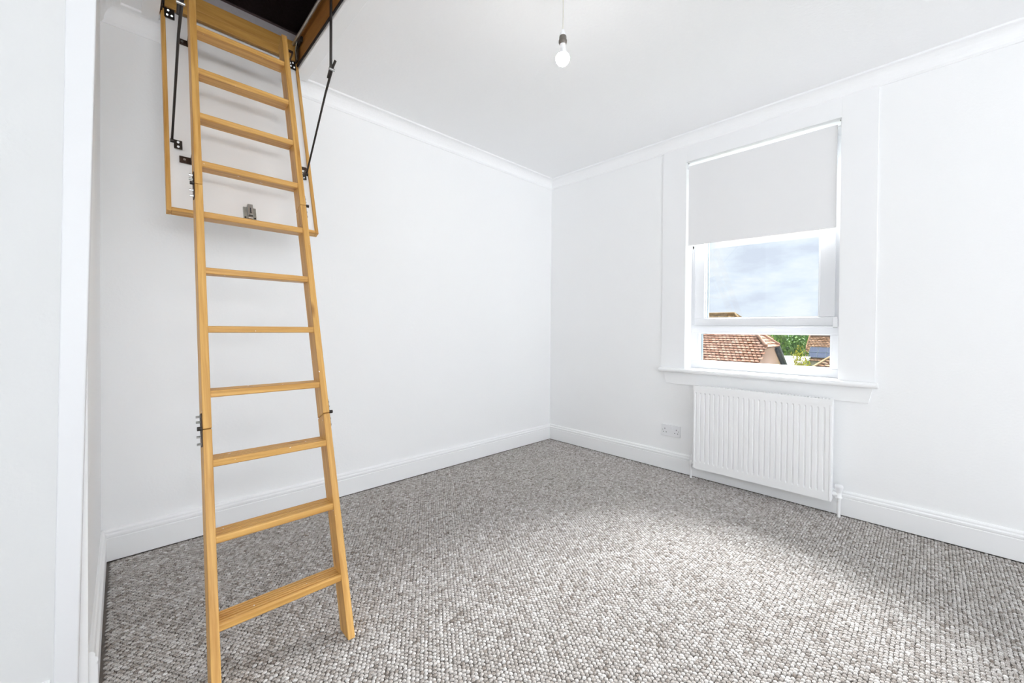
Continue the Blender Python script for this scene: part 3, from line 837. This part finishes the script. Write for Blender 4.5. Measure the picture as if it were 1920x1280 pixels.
# steel spring tube along the lining
tb = fsub(MB().tube([(-2.305, -0.150, 2.562), (-2.305, -0.95, 2.575)], 0.0075, 14)).build('spring_tube', 'steel', Frame, smooth=True)
fsub(MB().box((-2.292, -0.235, 2.545), (-2.281, -0.165, 2.572))).build('tube_bracket', 'black_metal', tb, bevel=0.002)
fsub(MB().tube([(-2.292, -0.172, 2.475), (-2.296, -0.160, 2.53), (-2.300, -0.200, 2.565)], 0.0028, 8)).build('link_rod', 'dull_steel', tb, smooth=True)
# corner hinges between frame and lid
for s in (-1, 1):
    x = (fx0 + 0.012) if s < 0 else (fx1 - 0.012)
    p1 = fsub(MB().hexa([tuple(lid_point(x + a, z, o_)) for z, o_ in ((2.425, 0.006), (2.477, 0.006)) for a, o_ in ((0, o_), (-s * 0.036, o_), (-s * 0.036, o_ - 0.005), (0, o_ - 0.005))])).build('corner_hinge', 'black_metal', Frame, bevel=0.001)
    fsub(MB().box((x, fy1 - 0.05, 2.468), (x + s * 0.004, fy1 - 0.002, 2.560))).build('hinge_plate', 'black_metal', p1, bevel=0.001)
    for a, z in ((0.010, 2.438), (0.026, 2.440), (0.014, 2.464)):
        q = lid_point(x - s * a, z, 0.006)
        fsub(MB().tube([q, q + Vector((0, -0.004, -0.0012))], 0.0042, 8)).build('rivet', 'steel', p1)
# folding arms
def dsub(mb):
    Mi = (Matrix.Translation(LID0) @ Matrix.Rotation(-LTH, 4, 'X')).inverted()
    mb.v = [tuple(Mi @ Vector(v)) for v in mb.v]; return mb
def arm(x, s):
    A = Vector((x, -0.356, 1.812)); J = Vector((x, -0.694, 2.196)); U = Vector((x, -0.690, 2.545))
    d = (J - A).normalized()
    lo = dsub(MB().tube([A, A + d * .40, J + Vector((0.004, 0, 0)), J + d * 0.030 + Vector((0.009, 0, 0))], [0.0042, 0.0046, 0.0056, 0.0052], 10)).build('lower_arm', 'black_metal', Lid, smooth=True)
    dsub(MB().tube([J - d * 0.050 + Vector((-0.005, 0, 0)), J + Vector((-0.004, 0, 0)), U + Vector((-0.003, 0, 0))], [0.0045, 0.0060, 0.0060], 10)).build('upper_arm', 'black_metal', Lid, smooth=True)
    dsub(MB().tube([J + Vector((-0.012, 0, -0.012)), J + Vector((0.012, 0, -0.012))], 0.0055, 10)).build('arm_rivet', 'steel', lo, smooth=True)
    # foot plate on the lid
    xa = x - s * 0.005; xb = x - s * 0.032
    q = [tuple(lid_point(xx, z, o_)) for z in (1.778, 1.818) for xx, o_ in ((xa, 0.0065), (xb, 0.0065), (xb, 0.003), (xa, 0.003))]
    fp = dsub(MB().hexa(q)).build('foot_plate', 'black_metal', Lid, bevel=0.001)
    dsub(MB().tube([A + Vector((-0.006, -0.004, 0.0)), A + Vector((0.006, -0.004, 0.0))], 0.0075, 10)).build('pivot', 'black_metal', fp, smooth=True)
    for z in (1.788, 1.808):
        c = lid_point((xa + xb) / 2, z, 0.0065)
        dsub(MB().tube([c, c + Vector((0, -0.003, -0.001))], 0.0045, 8)).build('screw', 'steel', fp)
arm(-2.300, 1)
arm(-2.817, -1)

# ---- dark loft above the hatch
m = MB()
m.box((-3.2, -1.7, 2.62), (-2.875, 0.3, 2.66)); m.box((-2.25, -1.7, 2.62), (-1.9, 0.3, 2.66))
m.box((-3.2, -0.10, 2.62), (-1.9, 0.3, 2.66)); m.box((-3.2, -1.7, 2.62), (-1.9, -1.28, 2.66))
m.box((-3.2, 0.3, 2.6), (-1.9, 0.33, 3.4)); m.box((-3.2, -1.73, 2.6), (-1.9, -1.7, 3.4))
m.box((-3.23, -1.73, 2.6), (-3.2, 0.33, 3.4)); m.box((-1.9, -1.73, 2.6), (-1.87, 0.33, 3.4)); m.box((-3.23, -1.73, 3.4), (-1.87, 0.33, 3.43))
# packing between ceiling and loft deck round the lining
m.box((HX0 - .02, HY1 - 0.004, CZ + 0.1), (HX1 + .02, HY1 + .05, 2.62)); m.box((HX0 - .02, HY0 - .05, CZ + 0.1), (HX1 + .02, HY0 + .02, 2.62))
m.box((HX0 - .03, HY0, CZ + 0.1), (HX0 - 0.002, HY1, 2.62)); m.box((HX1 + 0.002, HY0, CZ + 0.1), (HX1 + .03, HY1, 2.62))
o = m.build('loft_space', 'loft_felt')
tag(o, 'dark felt-lined loft seen through the ceiling hatch', 'loft', kind='structure')

# ================================================================== OUTSIDE
o = MB().box((0.4, -120, -4.2), (220, 160, -4.0)).build('ground', 'lawn')
tag(o, 'green ground far below the window among the houses', 'ground', kind='structure')

def in_poly(p, poly):
    x, y = p; c = False; n = len(poly)
    for i in range(n):
        x0, y0 = poly[i]; x1, y1 = poly[(i + 1) % n]
        if (y0 > y) != (y1 > y) and x < (x1 - x0) * (y - y0) / (y1 - y0) + x0: c = not c
    return c
def tiled(poly3, along, gauge, wid, name, mat, parent, off, seed=1, thick=0.03):
    """lapped tiles over a planar polygon; along = eave direction"""
    rr = random.Random(seed)
    P0 = Vector(poly3[0]); a = Vector(along).normalized()
    nrm = Vector((0, 0, 0))
    for i in range(1, len(poly3) - 1): nrm += (Vector(poly3[i]) - P0).cross(Vector(poly3[i + 1]) - P0)
    nrm.normalize()
    if nrm.z < 0: nrm = -nrm
    up = nrm.cross(a)
    if up.z < 0: up = -up
    p2 = [((Vector(v) - P0).dot(a), (Vector(v) - P0).dot(up)) for v in poly3]
    a0, a1 = min(p[0] for p in p2), max(p[0] for p in p2); b0, b1 = min(p[1] for p in p2), max(p[1] for p in p2)
    m = MB(); b = b0; row = 0
    while b < b1 - gauge * .3:
        x = a0 - (wid / 2 if row % 2 else 0)
        while x < a1:
            if in_poly((x + wid / 2, b + gauge / 2), p2):
                k = rr.uniform(-.006, .006)
                def pt(i, j, h): return P0 + a * (x + i) + up * (b + j) + nrm * h - off
                g = wid * .13; l0 = 0.062 + k; l1 = 0.008
                # low pan and raised roll side by side
                m.hexa([pt(0, -0.03, l0 - thick), pt(wid - g, -0.03, l0 - thick + .022), pt(wid - g, gauge, l1 - thick + .022), pt(0, gauge, l1 - thick),
                        pt(0, -0.03, l0), pt(wid - g, -0.03, l0 + .026), pt(wid - g, gauge, l1 + .026), pt(0, gauge, l1)])
            x += wid
        b += gauge; row += 1
    # deck under the tiles
    n = len(poly3)
    vs = [Vector(v) - nrm * .004 - off for v in poly3] + [Vector(v) - nrm * .06 - off for v in poly3]
    MB().add(vs, [tuple(range(n)), tuple(range(2 * n - 1, n - 1, -1))] + [(i, (i + 1) % n, n + (i + 1) % n, n + i) for i in range(n)]).build('roof_deck', 'bark', parent)
    o = m.build(name, mat, parent); o['kind'] = 'stuff'
    return o

def house_near():
    xr, zr, yg, yh, ze = 22.2, 1.09, 3.5, 4.33, 0.22
    sl = 0.68
    H = empty('tiled_house', (xr, 8, -4)); off = Vector(H.location)
    tag(H, 'house with a pink tiled half-hipped roof filling the lower window pane', 'house')
    def sub(mb): mb.v = [tuple(Vector(v) - off) for v in mb.v]; return mb
    xb = xr - (zr + 2.3) / sl; zb = -2.3
    yl = 14.0
    tiled([(xb, yl, zb), (xb, yg - .12, zb), (xr - (zr - ze) / sl, yg - .12, ze), (xr, yh, zr), (xr, yl, zr)], (0, 1, 0), 0.225, 0.20, 'roof_tiles', 'tile_pink', H, off, 2)
    tiled([(xr - (zr - ze) / sl, yg - .15, ze - .02), (xr + (zr - ze) / sl, yg - .15, ze - .02), (xr, yh, zr)], (1, 0, 0), 0.225, 0.20, 'hip_tiles', 'tile_pink', H, off, 3)
    xc = xr + (zr + 2.3) / sl
    m = MB().add([(xr, yl, zr), (xr, yh, zr), (xr + (zr - ze) / sl, yg, ze), (xc, yg, zb), (xc, yl, zb)], [(0, 1, 2, 3, 4)])
    m.add([(xr, yl, zr - .06), (xr, yh, zr - .06), (xr + (zr - ze) / sl, yg, ze - .06), (xc, yg, zb - .06), (xc, yl, zb - .06)], [(4, 3, 2, 1, 0)])
    sub(m).build('rear_slope', 'tile_brown', H)
    # gable wall and body
    w = MB().prism([(xb + .3, -4), (xc - .3, -4), (xc - .3, zb + .1), (xr + (zr - ze) / sl - .05, ze - .1), (xr - (zr - ze) / sl + .05, ze - .1), (xb + .3, zb + .1)], yg, yg + .25, lambda a, b, t: (a, t, b))
    w.box((xb + .4, yg + .2, -4), (xc - .4, yl, -2.6))
    sub(w).build('gable_wall', 'render_wall', H)
    # caps
    def cap(a, b, r): return sub(MB().tube([a, b], r, 10))
    cap((xr, yh, zr + .05), (xr, yl, zr + .05), .11).build('ridge_cap', 'tile_pink', H, smooth=True)
    for s in (-1, 1):
        cap((xr + s * (zr - ze) / sl, yg - .15, ze + .07), (xr, yh, zr + .08), .085).build('hip_cap', 'tile_pink', H, smooth=True)
    # dark barge board at the far verge, bracket foot at the near one
    a = Vector((xr + (zr - ze) / sl - .12, yg - .12, ze + .02)); b = Vector((xc, yg - .12, zb + .02))
    sub(MB().hexa([a + Vector((0, 0, -.30)), a + Vector((.22, 0, -.06)), a + Vector((.22, .16, -.06)), a + Vector((0, .16, -.30)),
                   a + Vector((.16, 0, -.02)), a + Vector((.34, 0, .06)), a + Vector((.34, .16, .06)), a + Vector((.16, .16, -.02))])).build('barge_end', 'barge_dark', H)
    v = b - a; nn = Vector((v.z, 0, -v.x)).normalized()
    if nn.z < 0: nn = -nn
    c8 = []
    for q in (a, b):
        c8 += [q - nn * .30, q + nn * .04, q + nn * .04 + Vector((0, .1, 0)), q - nn * .30 + Vector((0, .1, 0))]
    sub(MB().hexa(c8)).build('barge_board', 'barge_dark', H)
    c8 = []
    for q in (a, b):
        c8 += [q + nn * .05 + Vector((0, -.06, 0)), q + nn * .13 + Vector((0, -.06, 0)), q + nn * .13 + Vector((0, .1, 0)), q + nn * .05 + Vector((0, .1, 0))]
    sub(MB().hexa(c8)).build('verge_trim', 'panel_frame', H)
house_near()

def house_far():
    H = empty('brown_roofed_house', (38, 15, -4)); off = Vector(H.location)
    tag(H, 'far house whose brown hipped roof ridge just tops the window bar', 'house')
    xr, zr = 38.0, 2.62; ze = 0.30; sl = .75
    xe = xr - (zr - ze) / sl; xf = xr + (zr - ze) / sl; yh = 10.15; ye = 7.75
    tiled([(xe, 24, ze), (xe, ye, ze), (xr, yh, zr), (xr, 24, zr)], (0, 1, 0), .3, .3, 'roof_tiles', 'tile_brown', H, off, 5)
    tiled([(xe, ye, ze), (xf, ye, ze), (xr, yh, zr)], (1, 0, 0), .3, .3, 'hip_tiles', 'tile_brown', H, off, 6)
    def sub(mb): mb.v = [tuple(Vector(v) - off) for v in mb.v]; return mb
    sub(MB().tube([(xr, yh, zr + .05), (xr, 24, zr + .05)], .12, 8)).build('ridge_cap', 'tile_brown', H, smooth=True)
    sub(MB().tube([(xe, ye, ze + .05), (xr, yh, zr + .05)], .1, 8)).build('hip_cap', 'tile_brown', H, smooth=True)
    sub(MB().tube([(xf, ye, ze + .05), (xr, yh, zr + .05)], .1, 8)).build('hip_cap', 'tile_brown', H, smooth=True)
    sub(MB().box((xe + .4, ye + .4, -4), (xf - .4, 24, ze))).build('house_wall', 'cream_render', H)
    sub(MB().box((xe - .05, ye - .08, ze - .12), (xe + .1, 24, ze + .03))).build('gutter', 'white_render', H)
house_far()

def house_solar():
    H = empty('solar_roof_house', (51, 3, -4)); off = Vector(H.location)
    tag(H, 'distant house with an orange tiled roof carrying solar panels', 'house')
    def sub(mb): mb.v = [tuple(Vector(v) - off) for v in mb.v]; return mb
    xa, za, xr, zr, yv = 49.6, -2.05, 53.4, 0.565, 6.93
    tiled([(xa, yv, za), (xa, -3, za), (xr, -3, zr), (xr, yv, zr)], (0, 1, 0), .32, .30, 'roof_tiles', 'tile_orange', H, off, 8)
    sub(MB().tube([(xr, yv, zr + .05), (xr, -3, zr + .05)], .12, 8)).build('ridge_cap', 'tile_orange', H, smooth=True)
    sub(MB().hexa([(xa, yv, za - .1), (xr, yv, zr - .1), (xr, yv + .14, zr - .1), (xa, yv + .14, za - .1), (xa, yv, za + .1), (xr, yv, zr + .12), (xr, yv + .14, zr + .12), (xa, yv + .14, za + .1)])).build('verge_tiles', 'tile_orange', H)
    w = MB().prism([(xa + .3, -4), (xr + 3.5, -4), (xr + 3.5, za), (xr, zr - .1), (xa + .3, za + .1)], -3, yv - .1, lambda a, b, t: (a, t, b))
    sub(w).build('house_wall', 'cream_render', H)
    up = Vector((xr - xa, 0, zr - za)).normalized(); nn = Vector((-up.z, 0, up.x))
    # bottom of the array and size of a panel
    base = Vector((xa, 0, za))
    L0, ph, pw = 0.42, 0.92, 0.76
    y = 6.62
    for c in range(6):
        for r_ in range(2):
            q0 = base + up * (L0 + r_ * (ph + .02)) + nn * .09; ya = y - c * (pw + .02)
            def P(i, j, h): return q0 + up * j + nn * h + Vector((0, ya - i, 0))
            p = sub(MB().hexa([P(0, 0, 0), P(pw, 0, 0), P(pw, ph, 0), P(0, ph, 0), P(0, 0, .04), P(pw, 0, .04), P(pw, ph, .04), P(0, ph, .04)])).build('solar_panel', 'panel_glass', H)
            fr = MB(); e_ = .03
            for (i0, i1, j0, j1) in ((0, pw, 0, e_), (0, pw, ph - e_, ph), (0, e_, e_, ph - e_), (pw - e_, pw, e_, ph - e_)):
                fr.hexa([P(i0, j0, .038), P(i1, j0, .038), P(i1, j1, .038), P(i0, j1, .038), P(i0, j0, .05), P(i1, j0, .05), P(i1, j1, .05), P(i0, j1, .05)])
            sub(fr).build('panel_frame', 'panel_frame', p)
house_solar()

def garage():
    G = empty('low_tiled_outbuilding', (19, 0, -4)); off = Vector(G.location)
    tag(G, 'low outbuilding with a terracotta hipped roof below the solar panels', 'outbuilding')
    def sub(mb): mb.v = [tuple(Vector(v) - off) for v in mb.v]; return mb
    x0, x1, x2, ze, zr, y0, y1, ye = 17.4, 19.3, 21.2, -0.88, -0.08, 1.30, 0.42, -2.6
    tiled([(x0, y0, ze), (x0, ye, ze), (x1, ye, zr), (x1, y1, zr)], (0, 1, 0), .22, .22, 'roof_tiles', 'tile_orange', G, off, 11)
    tiled([(x0, y0, ze), (x2, y0, ze), (x1, y1, zr)], (1, 0, 0), .22, .22, 'hip_tiles', 'tile_orange', G, off, 12)
    sub(MB().add([(x2, y0, ze), (x2, ye, ze), (x1, ye, zr), (x1, y1, zr), (x2, y0, ze - .05), (x2, ye, ze - .05), (x1, ye, zr - .05), (x1, y1, zr - .05)], [(0, 1, 2, 3), (7, 6, 5, 4)])).build('rear_slope', 'tile_orange', G)
    sub(MB().tube([(x0, y0, ze + .05), (x1, y1, zr + .05)], .07, 8)).build('hip_cap', 'tile_brown', G, smooth=True)
    sub(MB().tube([(x1, y1, zr + .05), (x1, ye, zr + .05)], .07, 8)).build('ridge_cap', 'tile_orange', G, smooth=True)
    sub(MB().box((x0 + .3, y0 - .3, -4), (x2 - .3, ye, ze))).build('outbuilding_wall', 'render_wall', G)
    sub(MB().box((x0 - .08, y0, ze - .1), (x0 + .04, ye, ze + .02))).build('gutter', 'barge_dark', G)
garage()

def white_shed():
    S = empty('white_flat_building', (30, 5, -4)); off = Vector(S.location)
    tag(S, 'white flat-roofed building between the houses', 'building')
    def sub(mb): mb.v = [tuple(Vector(v) - off) for v in mb.v]; return mb
    sub(MB().box((28.4, 3.7, -4), (32.8, 7, -1.3))).build('building_wall', 'white_render', S)
    sub(MB().hexa([(28.2, 3.5, -1.35), (33, 3.5, -1.0), (33, 7.2, -1.0), (28.2, 7.2, -1.35), (28.2, 3.5, -1.22), (33, 3.5, -.80), (33, 7.2, -.80), (28.2, 7.2, -1.22)])).build('flat_roof', 'white_render', S)
    sub(MB().box((28.1, 3.5, -1.45), (28.2, 7.2, -1.3))).build('fascia', 'barge_dark', S)
white_shed()

def tree(name, label, loc, rad, hgt, zc, mat, n, leaf, seed, group):
    rr = random.Random(seed)
    Tt = empty(name, loc); tag(Tt, label, 'tree', group)
    m = MB()
    lobes = [(Vector((0, 0, zc)), 1.0)]
    for _ in range(9):
        a = rr.uniform(0, 6.28); q = rr.uniform(.35, .75)
        lobes.append((Vector((math.cos(a) * rad * q, math.sin(a) * rad * q, zc + rr.uniform(-.6, .6) * hgt)), rr.uniform(.35, .55)))
    for _ in range(n):
        c, s = rr.choice(lobes)
        d = Vector((rr.gauss(0, 1), rr.gauss(0, 1), rr.gauss(0, 1))).normalized()
        p = c + Vector((d.x * rad * s, d.y * rad * s, d.z * hgt * s)) * rr.uniform(.72, 1.03)
        nn = (d + Vector((rr.gauss(0, .5), rr.gauss(0, .5), rr.gauss(0, .5)))).normalized()
        a = nn.cross(Vector((0, 0, 1)))
        if a.length < .05: continue
        a.normalize(); b = nn.cross(a); L_ = leaf * rr.uniform(.6, 1.3)
        m.add([p - a * L_ * .35, p - b * L_ * .6, p + a * L_ * .35, p + b * L_ * .6], [(0, 1, 2, 3)])
    o = m.build('foliage', mat, Tt); o['kind'] = 'stuff'
    MB().tube([(0, 0, -.2), (0.05, 0, zc * .5), (0, 0, zc)], [rad * .09, rad * .07, rad * .03], 8).build('trunk', 'bark', Tt, smooth=True)
G_ = 'trees beyond the houses'
tree('broadleaf_tree', 'leafy green tree rising closest to the pink tiled gable', (42.6, 7.4, -4), 1.0, 1.9, 3.1, 'leaf_green', 2600, .24, 21, G_)
tree('broadleaf_tree', 'leafy green tree in the middle of the green clump', (45.6, 7.4, -4), 1.6, 2.1, 3.0, 'leaf_green', 2600, .24, 22, G_)
tree('broadleaf_tree', 'leafy green tree standing next to the solar roof', (49.0, 8.3, -4), 1.6, 2.0, 2.9, 'leaf_green', 2600, .24, 23, G_)
tree('broadleaf_tree', 'taller dark green tree at the back of the clump', (58, 12.6, -4), 3.0, 2.7, 3.4, 'leaf_green', 3600, .34, 24, G_)
tree('broadleaf_tree', 'far green tree showing above the solar roof', (68, 7.6, -4), 3.2, 2.4, 2.9, 'leaf_green', 3200, .34, 25, G_)
tree('yellow_shrub', 'slender yellow-green tree in front of the white flat building', (24, 2.40, -4), .55, 1.05, 3.35, 'leaf_yellow', 520, .11, 31, None)
